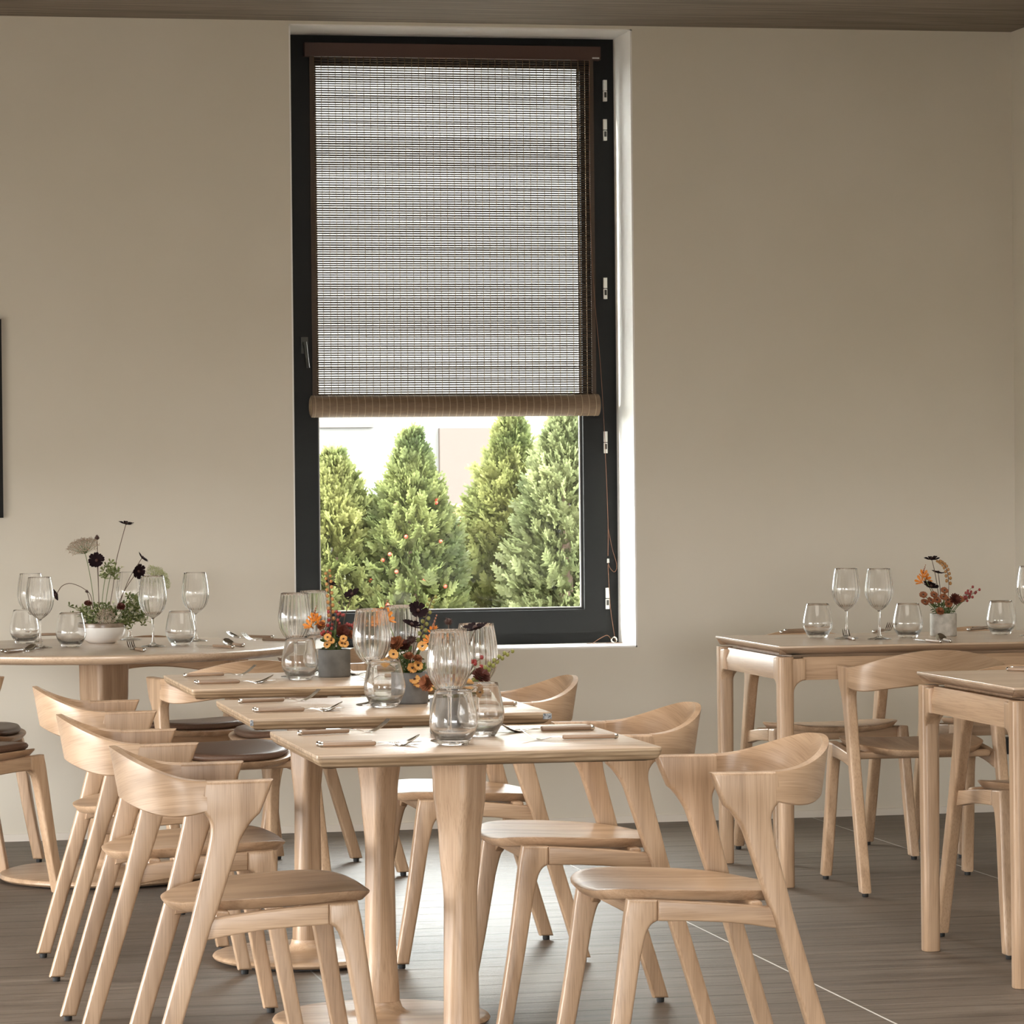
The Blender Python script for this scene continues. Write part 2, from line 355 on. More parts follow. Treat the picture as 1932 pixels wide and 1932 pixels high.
m = MB(); m.tube([(a.x, YF-.02, a.z), (a.x, YF-.042, a.z)], .008, 10); m.tube([(a.x, YF-.042, a.z+.006), (b_.x, YF-.044, b_.z)], [.0075, .0065], 8); m.build('lever', darkmetal, hn)

# woven blind --------------------------------------------------------
bl = thing('bamboo_blind', 'brown woven bamboo roll-up blind half lowered over the window', 'blind', (2.49, YF-.05, 2.9))
BX0, BX1 = 1.950-2.49, 3.028-2.49
MB().box(1.927-2.49, 3.058-2.49, -.018, .022, -.026, .024).build('head_rail', railM, bl)
random.seed(4)
m = MB(); z = -.03; zb = 1.60-2.9
i = 0
while z > zb:
    th = .0050+random.uniform(-.0008, .0008); z0 = z+random.uniform(-.0005, .0005)
    m.box(BX0+random.uniform(0, .004), BX1-random.uniform(0, .004), -.0012, .0012, z0-th, z0)
    z -= .0086; i += 1
sp_o = m.build('slat_panel', slatM, bl, sharp=0)
m = MB(); x = BX0+.012; 
while x < BX1:
    m.box(x, x+.0016, -.0022, .0022, zb, -.026); x += .0266*random.uniform(.96, 1.04)
m.build('warp_threads', threadM, bl, sharp=0)
for xx in (BX0-.004, BX1-.012): MB().box(xx, xx+.016, -.003, .003, zb, -.026).build('edge_binding', slatM, bl)
zr, rr_ = 1.568-2.9, .041
prof = []
for k in range(64): 
    a = 2*pi*k/64; prof.append((rr_*(1+.008*cos(32*a))*cos(a), zr+rr_*(1+.008*cos(32*a))*sin(a)))
roll = slab(prof, BX1-BX0+.024, .003, 'X', 0, 2).build('roll', rollM, bl, sharp=60)
m = MB(); x = BX0
while x < BX1:
    m.rings([[(x, (rr_+.0012)*cos(2*pi*k/32), zr+(rr_+.0012)*sin(2*pi*k/32)) for k in range(32)], [(x+.0022, (rr_+.0012)*cos(2*pi*k/32), zr+(rr_+.0012)*sin(2*pi*k/32)) for k in range(32)]], cap=False); x += .0268
m.build('roll_stitching', plain('pale_stitching', (.36, .27, .18), .8), roll)
for xe in (BX0-.0125, BX1+.0125):
    m = MB()
    for k in range(1, 6):
        rk = rr_*k/6.3; m.tube([(xe, rk*cos(2*pi*j/24), zr+rk*sin(2*pi*j/24)) for j in range(25)], .0016, 5)
    m.build('roll_end_coil', threadM, roll)
MB().box(2.49-2.49+.535, .535+.027, -.0195, -.0175, -.022, -.017).build('rail_clip', clearM, bl)
def pathy(pts, y): return [aty(u, v, y)-Vector((2.49, YF-.05, 2.9)) for u, v in pts]
m = MB(); m.tube(catmull(pathy([(1112, 112), (1112, 260), (1113, 380), (1120, 540), (1133, 690), (1141, 830), (1147, 980), (1147, 1049)], YF-.055), 3), .0011, 5)
m.tube(catmull(pathy([(1147, 995), (1155, 1035), (1163, 1062), (1163, 1074), (1158, 1079), (1150, 1070), (1147, 1060)], YF-.057), 3), .0009, 5)
m.tube(catmull(pathy([(1147, 1066), (1149, 1105), (1152, 1150), (1158, 1190), (1161, 1212)], YF-.055), 3), .0011, 5)
m.build('pull_cord', cordM, bl)
a = aty(1147.5, 1058, YF-.055)-Vector((2.49, YF-.05, 2.9)); MB().box(a.x-.0035, a.x+.0035, a.y-.003, a.y+.003, a.z-.008, a.z+.008).build('cord_lock', clearM, bl)
# cord end coiled on the sill
zc = WZ0+.0065
cc = thing('cord_cleat', 'small steel cord ring with brown cord tail lying on the window sill', 'cord', (3.085, YF-.08, zc))
MB().tube([(.010*cos(2*pi*k/20), 0, .013+.010*sin(2*pi*k/20)) for k in range(21)], .003, 6).build('ring', steel, cc)
MB().tube(catmull([(-.01, 0, .014), (-.025, .0, .03), (-.05, -.005, .022), (-.085, -.01, .003), (-.11, -.02, .0012)], 5), .0011, 5).build('cord_tail', cordM, cc)
MB().tube(catmull([(-.09, -.03, .0012), (-.04, -.02, .0012), (0, -.02, .0012), (.03, -.015, .0012), (.02, .005, .0012), (-.03, .0, .0012)], 4), .0009, 5).build('cord_loop', cordM, cc)

# framed picture at the left edge -------------------------------------
a = aty(0, 602, YW-.02); b_ = aty(5.5, 977, YW-.02); x1 = b_.x+.002
pic = thing('framed_picture', 'black framed picture on the left end of the back wall', 'picture', (x1-.36, YW-.012, (a.z+b_.z)/2))
hz = (a.z-b_.z)/2
fr = MB(); fr.box(-.36, -.345, -.01, .01, -hz, hz); fr.box(.345, .36, -.01, .01, -hz, hz); fr.box(-.345, .345, -.01, .01, hz-.015, hz); fr.box(-.345, .345, -.01, .01, -hz, -hz+.015)
fr.build('frame', pictM, pic); MB().box(-.345, .345, -.002, .008, -hz+.015, hz-.015).build('print', artM, pic)

# ------------------------------------------------------------------ chair
def ch_leg(sx):
    front = [(-.219, .012), (-.096, .411), (-.083, .442), (-.047, .55), (-.034, .585), (-.013, .617), (.003, .632), (.017, .664), (.031, .700)]
    back = [(-.095, .699), (-.112, .699), (-.115, .640), (-.104, .628), (-.096, .612), (-.0965, .585), (-.108, .532), (-.128, .455), (-.139, .411), (-.257, .012)]
    f = [front[0]]+catmull(front[1:7], 3)+front[7:]
    P = f+back[:3]+catmull(back[3:9], 3)+back[9:]
    return slab(P, .034, .0075, 'X', .235*sx, 4)
def ch_bow():
    rs = []; n = 48
    for i in range(n+1):
        a = -pi/2+pi*i/n; c = max(cos(a), 0.0); e = c**2
        def pt(ax, ay, z): return (ax*sin(a), -.104-ay*c, z)
        zt = .7002+.056*e; zbm = .6375-.013*sin(pi*c)+.010*e
        th = .034-.016*c
        xo, yo = .2524, .172; xi, yi = .2524-.0006*(1-c)-th, .172-th*.9
        lean = .020*c     # bottom is set in towards the seat
        ring = [pt(xo-.003, yo, zt-.001), pt(xo-.0005, yo-.001, zt-.006), pt(xo-.002, yo-.3*lean, zt-.03), pt(xo-.004*c, yo-.72*lean, zbm+.03), pt(xo-.006*c, yo-.97*lean, zbm+.003), pt(xo-.003-.006*c, yo-.003-1.02*lean, zbm),
                pt(xi+.003-.006*c, yi+.003-1.3*lean, zbm), pt(xi-.006*c, yi-1.3*lean, zbm+.004), pt(xi-.004*c, yi-1.05*lean, zbm+.03), pt(xi+.2*th*c, yi-.5*lean, zt-.03), pt(xi+.35*th*c, yi-.0*lean, zt-.005), pt(xi+.004+.35*th*c, yi+.003, zt)]
        rs.append(ring)
    return MB().rings(rs)
def ch_fleg(sx):
    front = [(.273, .012), (.240, .195), (.212, .395), (.206, .428), (.203, .447)]
    back = [(.142, .444), (.142, .402), (.156, .394), (.167, .375), (.178, .332), (.202, .193), (.237, .012)]
    P = catmull(front[:4], 3)+[front[4]]+[back[0]]+catmull(back[1:5], 3)+back[5:]
    m = slab(P, .034, .0075, 'X', 0, 4)
    m.v = [(sx*(.221+.014*(1-v[2]/.44))+v[0], v[1], v[2]) for v in m.v]; return m
def ch_rail(sx):
    P = [(.1425, .444), (.02, .4345), (-.05, .427), (-.085, .423), (-.094, .4245), (-.115, .431), (-.122, .376), (-.10, .379), (-.05, .3875), (0, .394), (.07, .399), (.1425, .4015)]
    return slab(P, .026, .004, 'X', sx*.2265, 3)
def outline(k, wf, wr, yf, yr, n=56, e=3.0):
    out = []
    yc, d = (yf+yr)/2, (yf-yr)/2
    for i in range(n):
        a = 2*pi*i/n; cx, sy = cos(a), sin(a)
        ee = e if sy > 0 else 2.3
        X = abs(cx)**(2/ee)*(1 if cx > 0 else -1); Y = abs(sy)**(2/ee)*(1 if sy > 0 else -1)
        y = yc+d*Y; w = wr+(wf-wr)*(Y*.5+.5); out.append((X*w*k, yc+(y-yc)*k))
    return out
def seat_z(x, y, dish=.012):
    z = .457+.040*(y-.05)
    r2 = (x/.225)**2*.9+((y-.05)/.22)**2*.35
    return z-dish*max(0, 1-r2)+(.006*max(0, (abs(x)-.12)/.1)) - (.010*max(0, (y-.2)/.07)**2)
def ch_seat():
    rs = []
    O = lambda k: outline(k, .232, .205, .255, -.172)
    def ring(k, dz, zk=None): return [(x, y, seat_z(x, y)+dz) for x, y in O(k)]
    rs = [ring(.02, 0), ring(.25, 0), ring(.45, 0), ring(.65, 0), ring(.82, 0), ring(.93, 0), ring(.985, -.0005), ring(1.0, -.0025), ring(.996, -.006), ring(.935, -.0205), ring(.92, -.022), ring(.7, -.022), ring(.3, -.022), ring(.02, -.022)]
    return MB().rings(rs)
def ch_cushion():
    def ring(k, dz): return [(x, y, seat_z(x, y)+dz) for x, y in outline(k, .214, .19, .238, -.158)]
    return MB().rings([ring(.02, .026), ring(.5, .026), ring(.8, .025), ring(.93, .0235), ring(.975, .020), ring(1.0, .012), ring(.99, .005), ring(.96, .001), ring(.5, -.001), ring(.02, -.001)])
def make_chair(label, pad):
    t = thing('dining_chair', label, 'chair', group='oak chairs with leather seat pads' if pad else 'bare oak chairs')
    for sx in (-1, 1):
        l = ch_leg(sx).build('back_leg', oakZ, t); MB().lathe([(.009, 0), (.010, .003), (.010, .014)], 12, (.235*sx, -.238, 0)).build('glide', black, l)
        l = ch_fleg(sx).build('front_leg', oakZ, t); MB().lathe([(.009, 0), (.010, .003), (.010, .014)], 12, (.235*sx, .255, 0)).build('glide', black, l)
        ch_rail(sx).build('side_rail', oakY, t)
    bo = ch_bow().build('backrest', oakB, t, 33)
    at = bo.data.attributes.new('grain', 'FLOAT_VECTOR', 'POINT')
    for i_, v_ in enumerate(bo.data.vertices): at.data[i_].vector = (.72*(i_//12)/48, .012 if i_ % 12 > 5 else 0, v_.co.z-.2*abs(v_.co.x))
    P = [(-.215, .444), (.215, .444), (.215, .385), (.202, .391), (.188, .400), (.17, .404), (-.17, .404), (-.188, .400), (-.202, .391), (-.215, .385)]
    slab(P, .022, .004, 'Y', .170, 3).build('front_rail', oakX, t)
    slab(rrect(.43, .022, .010, 4, 0, .421), .03, .006, 'Y', -.07, 3).build('rear_rail', oakX, t)
    ch_seat().build('seat', oakY, t, 50)
    if pad: ch_cushion().build('seat_pad', leather, t, 50)
    return t
LOOKS = [  # (x, y, rotation, pad, label) ; local +Y is the way the chair faces
 (1.870, 7.225, 90, 0, 'nearest bare oak chair on the right side of the front square table'),
 (1.876, 8.30, 90, 0, 'bare oak chair on the right side of the middle square table'),
 (1.852, 9.53, 90, 0, 'bare oak chair on the right side of the rear square table'),
 (.932, 7.355, -90, 0, 'nearest bare oak chair on the left side of the front square table'),
 (.900, 8.385, -90, 0, 'bare oak chair on the left side of the middle square table'),
 (.924, 9.54, -90, 0, 'bare oak chair on the left side of the rear square table'),
 (1.335, 10.91, 13, 1, 'brown-padded oak chair seen from behind, between rear square table and round table'),
 (1.70, 11.64, 100, 1, 'oak chair with brown leather pad at the right side of the round table'),
 (1.34, 12.22, 200, 1, 'oak chair with brown leather pad behind the round table, against the back wall'),
 (.49, 11.24, -52, 1, 'nearer of the two padded oak chairs cut by the left frame edge'),
 (.53, 12.06, -108, 1, 'farther of the two padded oak chairs cut by the left frame edge'),
 (3.477, 11.69, 181, 0, 'left one of two bare oak chairs behind the far right table'),
 (4.115, 11.70, 181, 0, 'right one of two bare oak chairs behind the far right table, by the corner'),
 (3.490, 10.70, -2.5, 0, 'bare oak chair seen from behind in front of the far right table'),
 (3.420, 9.30, 183, 0, 'bare oak chair tucked under the near right table, facing the viewer'),
]
protos = {}
for x, y, r, pad, lab in LOOKS:
    if pad not in protos:
        protos[pad] = c = make_chair(lab, pad); c.location = (x, y, 0); c.rotation_euler = (0, 0, radians(r))
    else: dup(protos[pad], (x, y, 0), radians(r), lab)

a = aty(1886, 1392, YW-.05); b_ = aty(1940, 1421, YW-.05)
slab(rrect(b_.x-a.x, a.z-b_.z, .006, 3), .08, .005, 'Y', 0, 3).build('wall_box', plain('matt_black', (.01, .01, .01), .6)); o = bpy.data.objects['wall_box']; o.location = ((a.x+b_.x)/2, YW-.042, (a.z+b_.z)/2)
tag(o, 'black box on the back wall low behind the corner chair', 'box')
# ------------------------------------------------------------------ tables
TH = .76
def loft_column(secs, n=40):
    rs = []
    for z, w, d, rr, tw in secs:
        P = rrect(w, d, rr, n//4-1); ca, sa = cos(tw), sin(tw)
        rs.append([(x*ca-y*sa, x*sa+y*ca, z) for x, y in P])
    return MB().rings(rs)
def lerp_secs(keys, n=40):
    out = []
    for i in range(n+1):
        z = keys[0][0]+(keys[-1][0]-keys[0][0])*i/n
        for a, b in zip(keys, keys[1:]):
            if a[0] <= z <= b[0]+1e-9:
                t = (z-a[0])/(b[0]-a[0]); t = t*t*(3-2*t); out.append(tuple([z]+[a[j]+(b[j]-a[j])*t for j in range(1, 5)])); break
    return out
def square_table(label):
    t = thing('square_table', label, 'table', group='square pedestal tables')
    P = rrect(.70, .70, .012, 4)
    m = MB(); zz = [(.030, TH-.0275), (.018, TH-.0265), (.008, TH-.022), (.002, TH-.014), (0, TH-.006), (.0005, TH-.0018)]
    m.rings([[(x, y, z) for x, y in inset(P, d)] for d, z in zz], cap=True)
    m.build('plywood_core', ply, t)
    MB().rings([[(x, y, z) for x, y in inset(P, d)] for d, z in [(.0005, TH-.0018), (.0008, TH-.0005), (.002, TH)]]).build('tabletop', topX, t)
    keys = [(.055, .082, .078, .026, .15), (.20, .070, .066, .026, .25), (.42, .062, .060, .020, .55), (.55, .074, .070, .016, .72), (.66, .090, .086, .014, .80), (TH-.026, .094, .090, .014, .80)]
    loft_column(lerp_secs(keys)).build('column', oakZ, t)
    m = MB().lathe([(.001, 0.004), (.22, .004), (.245, .006), (.257, .011), (.260, .016), (.257, .021), (.248, .0245), (.20, .0255), (.10, .0265), (.075, .0285), (.060, .033), (.050, .042), (.046, .054), (.046, .058)], 64)
    m.build('base', oakX, t); MB().lathe([(.22, 0), (.22, .006)], 48).build('underside_pad', black, t)
    return t
tA = square_table('front square oak table, nearest the viewer, with set cutlery and two wine glasses'); tA.location = (1.023+.35, 6.914+.35, 0)
tB = dup(tA, (1.036+.35, 8.012+.35, 0), radians(-.5), 'middle of the three square oak tables, with silver tape on its front corners')
tC = dup(tA, (1.033+.35, 9.184+.35, 0), 0, 'rear of the three square oak tables, beside the round table')
for sx, w in ((-1, .007), (1, .020)):
    m = MB(); m.box(sx*.349-(w if sx > 0 else 0), sx*.349+(0 if sx > 0 else w), -.3512, -.3475, TH-.016, TH-.003); m.build('corner_tape', tape, tB)
def round_table():
    t = thing('round_table', 'large round oak table with pedestal foot below the left wall', 'table', (1.024, 11.652, 0))
    MB().lathe([(.001, TH-.030), (.60, TH-.030), (.618, TH-.028), (.632, TH-.018), (.635, TH-.010), (.634, TH-.004), (.630, TH-.001), (.60, TH), (.001, TH)], 128).build('tabletop', topX, t)
    keys = [(.06, .115, .110, .034, .1), (.25, .100, .096, .03, .2), (.48, .112, .104, .022, .5), (.62, .128, .118, .018, .62), (TH-.029, .130, .120, .018, .62)]
    loft_column(lerp_secs(keys)).build('column', oakZ, t)
    MB().lathe([(.001, .004), (.31, .004), (.338, .007), (.347, .014), (.347, .018), (.342, .026), (.325, .031), (.20, .034), (.11, .036), (.085, .040), (.072, .048), (.064, .060), (.062, .068)], 80).build('base', oakX, t)
    MB().lathe([(.30, 0), (.30, .006)], 48).build('underside_pad', black, t)
    return t
round_table()
def rect_table(x, y, lx, ly, label):
    t = thing('rectangular_table', label, 'table', (x+lx/2, y+ly/2, 0), group='rectangular oak tables')
    P = rrect(lx, ly, .004, 3)
    MB().rings([[(a, b, z) for a, b in inset(P, d)] for d, z in [(.045, TH-.028), (.03, TH-.026), (.002, TH-.0075), (0, TH-.0055), (0, TH-.001), (.001, TH)]]).build('tabletop', topX, t)
    ht = TH-.034
    for sx in (-1, 1):
        for sy in (-1, 1):
            cx, cy = sx*(lx/2-.026), sy*(ly/2-.026)
            def foot(w, z): return [(cx+a, cy+b, z) for a, b in rrect(w, w, .014, 5)]
            l = MB().rings([foot(.044, 0.001), foot(.046, .004), foot(.046, .2), foot(.050, ht-.11), foot(.050, ht-.001), foot(.047, ht)]).build('leg', oakZ, t)
            for ax in 'XY':   # corner brackets that grow out of the leg into the rails
                s_, c0, off = (sx, abs(cx), cy) if ax == 'X' else (sy, abs(cy), cx)
                pts = [(c0-.005, ht-.006), (c0-.064, ht-.006), (c0-.064, ht-.074)]+[(c0-.064+.040*sin(pi/2*i/6), ht-.114+.040*cos(pi/2*i/6)) for i in range(1, 7)]+[(c0-.005, ht-.114)]
                Q = [(s_*p0, p1) for p0, p1 in pts]
                slab(Q, .042, .006, 'Y' if ax == 'X' else 'X', off, 3).build('bracket', oakZ, l)
    for sy in (-1, 1):
        yo = sy*(ly/2-.012); yi = sy*(ly/2-.036)
        m = MB(); m.rings([[(a, yo-sy*.010, ht-.002), (a, yo, ht-.036), (a, yo-sy*.004, ht-.074), (a, yi, ht-.074), (a, yi, ht-.002)] for a in (-lx/2+.085, lx/2-.085)]); m.build('rail', oakX, t)
    for sx in (-1, 1):
        xo = sx*(lx/2-.012); xi = sx*(lx/2-.036)
        m = MB(); m.rings([[(xo-sx*.010, b, ht-.002), (xo, b, ht-.036), (xo-sx*.004, b, ht-.074), (xi, b, ht-.074), (xi, b, ht-.002)] for b in (-ly/2+.085, ly/2-.085)]); m.build('rail', oakY, t)
    m = MB(); m.box(-lx/2+.06, lx/2-.06, -ly/2+.06, ly/2-.06, ht-.02, TH-.027); m.build('subframe', oakX, t)
    return t
rect_table(3.057, 10.753, 1.42, .779, 'far right rectangular oak table set with glasses, near the corner')
rect_table(3.023, 8.492, 1.42, .779, 'near right rectangular oak table cut by the right frame edge')

# ------------------------------------------------------------------ glassware
def ribbed(i, a): return 1
def make_wine(label):
    t = thing('wine_glass', label, 'wine glass', group='ribbed wine glasses')
    outer = catmull([(.0042, .0905), (.009, .0955), (.020, .103), (.033, .116), (.0425, .135), (.0462, .157), (.0450, .178), (.0415, .205), (.0372, .2295)], 3)
    inner = [(max(r-.0013, .001), z+(.0016 if z < .11 else 0)) for r, z in outer][::-1][:-2]
    prof = [(.001, .0895)]+outer+[(.0368, .2303)]+inner+[(.001, .0965)]
    no = len(outer)+1
    def mod(i, a):
        return 1+.013*cos(22*a) if i > no+1 and i < len(prof)-1 else 1
    MB().lathe(prof, 132, mod=mod).build('bowl', glassW, t, 60)
    MB().lathe([(.0072, .0115), (.0052, .018), (.0040, .030), (.0036, .055), (.0038, .078), (.0046, .0905)], 16).build('stem', glassW, t)
    MB().lathe([(.001, .0002), (.0385, .0002), (.040, .0012), (.0385, .0028), (.022, .0055), (.011, .0085), (.0072, .0115)], 48).build('foot', glassW, t)
    return t
def make_tumbler(label):
    outer = catmull([(.001, .0), (.026, .0), (.0305, .002), (.037, .012), (.0465, .030), (.0495, .044), (.0482, .060), (.0435, .085), (.0370, .1115)], 3)
    inner = catmull([(.0360, .1115), (.0422, .085), (.0468, .060), (.048, .044), (.0445, .030), (.034, .0175), (.022, .0135), (.001, .0125)], 3)
    o = MB().lathe(outer+[(.0366, .1122)]+inner, 64).build('tumbler', glassW, None, 60)
    return tag(o, label, 'tumbler', 'clear stemless tumblers')
wines = [(1.344, 7.212, 'ribbed wine glass in front on the front square table'), (1.454, 7.478, 'ribbed wine glass at the back of the front square table'),
 (1.379, 8.404, 'ribbed wine glass left of the flowers on the middle square table'), (1.485, 8.60, 'ribbed wine glass behind the flowers on the middle square table'),
 (1.371, 9.653, 'ribbed wine glass left of the flowers on the rear square table'), (1.447, 9.813, 'ribbed wine glass behind, partly hidden by another, on the rear square table'),
 (.817, 12.05, 'wine glass at the back of the pair on the left of the round table'), (.815, 11.60, 'wine glass in front of the pair on the left of the round table'),
 (1.150, 12.06, 'wine glass standing behind the flower bowl on the round table'), (1.175, 11.54, 'wine glass just right of the flower bowl on the round table'), (1.350, 11.861, 'rightmost wine glass on the round table'),
 (3.404, 11.169, 'left wine glass of the pair on the far right table'), (3.492, 11.092, 'right wine glass of the pair on the far right table'), (4.015, 11.104, 'wine glass cut by the right frame edge on the far right table')]
w0 = None
for x, y, lab in wines:
    if w0 is None: w0 = make_wine(lab); w0.location = (x, y, TH)
    else: dup(w0, (x, y, TH), random.uniform(0, 6), lab)
tumb = [(1.333, 7.110, 'tumbler in front of the wine glass on the front square table'), (1.432, 7.325, 'second tumbler behind on the front square table, half hidden'),
 (1.394, 8.315, 'tumbler in front of the dark pot on the middle square table'), (1.363, 9.51, 'front tumbler on the rear square table'), (1.449, 9.69, 'tumbler behind, beside the dark pot on the rear square table'),
 (.788, 11.942, 'leftmost tumbler on the round table'), (.917, 11.630, 'tumbler just left of the white flower bowl'), (1.271, 11.60, 'tumbler at the right end of the round table'),
 (3.339, 11.278, 'leftmost tumbler on the far right table'), (3.611, 11.159, 'tumbler left of the pale pot on the far right table'), (3.964, 11.25, 'tumbler right of the pale pot on the far right table')]
g0 = None
for x, y, lab in tumb:
    if g0 is None: g0 = make_tumbler(lab); g0.location = (x, y, TH)
    else: dup(g0, (x, y, TH), 0, lab)

# ------------------------------------------------------------------ cutlery (local +X from handle end to tip)
def handle_parts(t):
    slab(rrect(.112, .0125, .005, 4, .061, 0), .0095, .0042, 'Z', .0056, 4).build('handle', handleM, t)
    MB().tube([(-.0005, 0, .0056), (.001, 0, .0056), (.004, 0, .0056), (.008, 0, .0056)], [.002, .0044, .0056, .0058], 12).build('end_cap', steel, t)
def ribbon(path, th=.0016):
    """path: list of (x, z, halfwidth) -> thin curved plate"""
    rs = []
    for x, z, w in path: rs.append([(x, -w, z), (x, 0, z-.0004), (x, w, z), (x, w, z+th), (x, 0, z+th-.0004), (x, -w, z+th)])
    return MB().rings(rs)
def neckpath(): return [(.116, .0050, .0030), (.126, .0062, .0022), (.136, .0062, .0022), (.146, .0036, .0026), (.153, .0016, .0036)]
def make_fork(label):
    t = thing('fork', label, 'fork', group='forks with wooden handles'); handle_parts(t)
    m = ribbon(neckpath()+[(.160, .0008, .0085), (.168, .0014, .0115), (.174, .0034, .0118)])
    for k in range(4):
        y0 = -.0098+k*.00653
        rs = []
        for x, z, w in [(.172, .0030, .0020), (.182, .0075, .0018), (.192, .0140, .0016), (.202, .0220, .0012), (.208, .0275, .0005)]:
            rs.append([(x, y0-w, z), (x, y0+w, z), (x, y0+w, z+.0015), (x, y0-w, z+.0015)])
        m.rings(rs)
    m.build('head', steel, t); return t
def make_spoon(label):
    t = thing('spoon', label, 'spoon', group='spoons with wooden handles'); handle_parts(t)
    ribbon(neckpath()).build('neck', steel, t)
    rs = []; 
    n = 20
    for k, dz in ((1.0, .0014), (.97, .0018), (.75, -.0006), (.45, -.0022), (.04, -.0032)):
        rs.append([(.179+.0275*k*cos(2*pi*i/n), .0185*k*sin(2*pi*i/n)*(1-.12*cos(2*pi*i/n)), .0060+.0105*k*cos(2*pi*i/n)+.004*(k*cos(2*pi*i/n))**2+dz) for i in range(n)])
    rs2 = [[(x, y, z-.0014) for x, y, z in r] for r in rs]
    MB().rings(rs[::-1]+rs2).build('bowl', steel, t); return t
def make_knife(label):
    t = thing('knife', label, 'knife', group='knives with wooden handles'); handle_parts(t)
    P = [(.114, -.0045), (.122, -.004), (.130, -.0072), (.18, -.0090), (.205, -.0078), (.216, -.003), (.219, .003), (.212, .0055), (.18, .0065), (.128, .0062), (.114, .0045)]
    slab(P, .0014, .0005, 'Z', .0042, 2).build('blade', steel, t); return t
cut = []
for (tx, ty, nm) in ((1.023, 6.914, 'front'), (1.036, 8.012, 'middle'), (1.033, 9.184, 'rear')):
    cut += [('fork', tx+.041, ty+.553, 12, f'fork on the left side of the {nm} square table'), ('knife', tx+.034, ty+.238, 1, f'knife under the spoon on the left side of the {nm} square table'), ('spoon', tx+.036, ty+.214, -1, f'spoon beside the knife on the left side of the {nm} square table'),
            ('knife', tx+.676, ty+.515, 180, f'knife on the right side of the {nm} square table'), ('spoon', tx+.672, ty+.492, 180, f'spoon beside the knife on the right side of the {nm} square table'), ('fork', tx+.665, ty+.242, 175, f'fork on the right side of the {nm} square table')]
def zat(u, v): p = atz(u, v, TH); return p.x, p.y
def two(u0, v0, u1, v1):
    a = atz(u0, v0, TH); b = atz(u1, v1, TH); return a.x, a.y, math.degrees(math.atan2(b.y-a.y, b.x-a.x))
ex = [('spoon', (10, 1233, 105, 1222), 'spoon nearest the left frame edge on the round table'), ('knife', (2, 1231, 60, 1226), 'knife beside the leftmost spoon on the round table'),
 ('fork', (48, 1201, 96, 1200), 'fork behind the left glasses on the round table'), ('fork', (273, 1230, 211, 1218), 'fork in front of the white flower bowl on the round table'),
 ('knife', (441, 1224, 372, 1220), 'knife right of the tumbler on the round table'), ('spoon', (460, 1221, 394, 1211), 'spoon right of the tumbler on the round table'),
 ('spoon', (516, 1205, 400, 1202), 'spoon at the right rim of the round table'), ('fork', (545, 1211, 442, 1208), 'fork at the right rim of the round table')]
cut += [(k, *two(*q), l) for k, q, l in ex]
for k, q, l in [('fork', (1612, 1209, 1573, 1196), 'fork in front of the left wine glass on the far right table'), ('spoon', (1472, 1196, 1522, 1194), 'spoon left of the leftmost tumbler on the far right table'), ('knife', (1480, 1193, 1530, 1191), 'knife left of the leftmost tumbler on the far right table'),
   ('fork', (1648, 1195, 1692, 1188), 'fork behind the right wine glass on the far right table'), ('knife', (1776, 1214, 1729, 1209), 'knife in front of the pale pot on the far right table'), ('spoon', (1794, 1213, 1750, 1201), 'spoon in front of the pale pot on the far right table'),
   ('spoon', (1826, 1191, 1870, 1187), 'spoon right of the pale pot on the far right table'), ('knife', (1834, 1189, 1878, 1186), 'knife right of the pale pot on the far right table'), ('fork', (1950, 1209, 1921, 1195), 'fork at the right frame edge on the far right table'),
   ('spoon', (1899, 1266, 1950, 1268), 'spoon on the near right table at the frame edge'), ('knife', (1906, 1264, 1960, 1264), 'knife on the near right table at the frame edge')]: cut.append((k, *two(*q), l))
P0 = {}; mk = {'fork': make_fork, 'spoon': make_spoon, 'knife': make_knife}
for k, x, y, deg, lab in cut:
    if k not in P0: P0[k] = mk[k](lab); P0[k].location = (x, y, TH+.0003); P0[k].rotation_euler = (0, 0, radians(deg))
    else: dup(P0[k], (x, y, TH+.0003), radians(deg), lab)

# ------------------------------------------------------------------ pots and flowers
def pot(label, mat, x, y):
    t = thing('concrete_pot', label, 'pot', (x, y, TH), group='concrete flower pots')
    MB().lathe([(.001, .0), (.041, .0), (.0432, .002), (.044, .005), (.044, .073), (.0432, .0752), (.041, .0756), (.0385, .0748), (.038, .07), (.038, .062), (.001, .062)], 48).build('body', mat, t)
    MB().lathe([(.001, .0625), (.037, .0625), (.038, .067), (.001, .068)], 24).build('soil', soilM, t); return t
potA = (1.385, 7.42); potB = (1.475, 8.43); potC = (1.473, 9.613); potR = (3.753, 11.219)
pot('grey concrete pot behind the tumbler on the front square table', concM, *potA)
pot('mid grey concrete pot on the middle square table', concM, *potB)
pot('dark grey concrete pot on the rear square table', concD, *potC)
pot('pale concrete pot on the far right table', concL, *potR)
bx, by_ = 1.040, 11.87
fb = thing('flower_bowl', 'low white ceramic bowl with bronze rim on the round table', 'bowl', (bx, by_, TH))
MB().lathe([(.001, .0), (.040, .0), (.046, .002), (.062, .012), (.074, .028), (.0785, .042), (.0785, .0535)], 56).build('body', whiteCer, fb)
MB().lathe([(.0785, .0530), (.0787, .058), (.0775, .066), (.0750, .0675), (.0725, .066), (.073, .050), (.06, .03), (.001, .025)], 56).build('rim', bronze, fb)
MB().lathe([(.001, .045), (.0715, .045), (.0725, .051), (.001, .054)], 32).build('soil', soilM, fb)

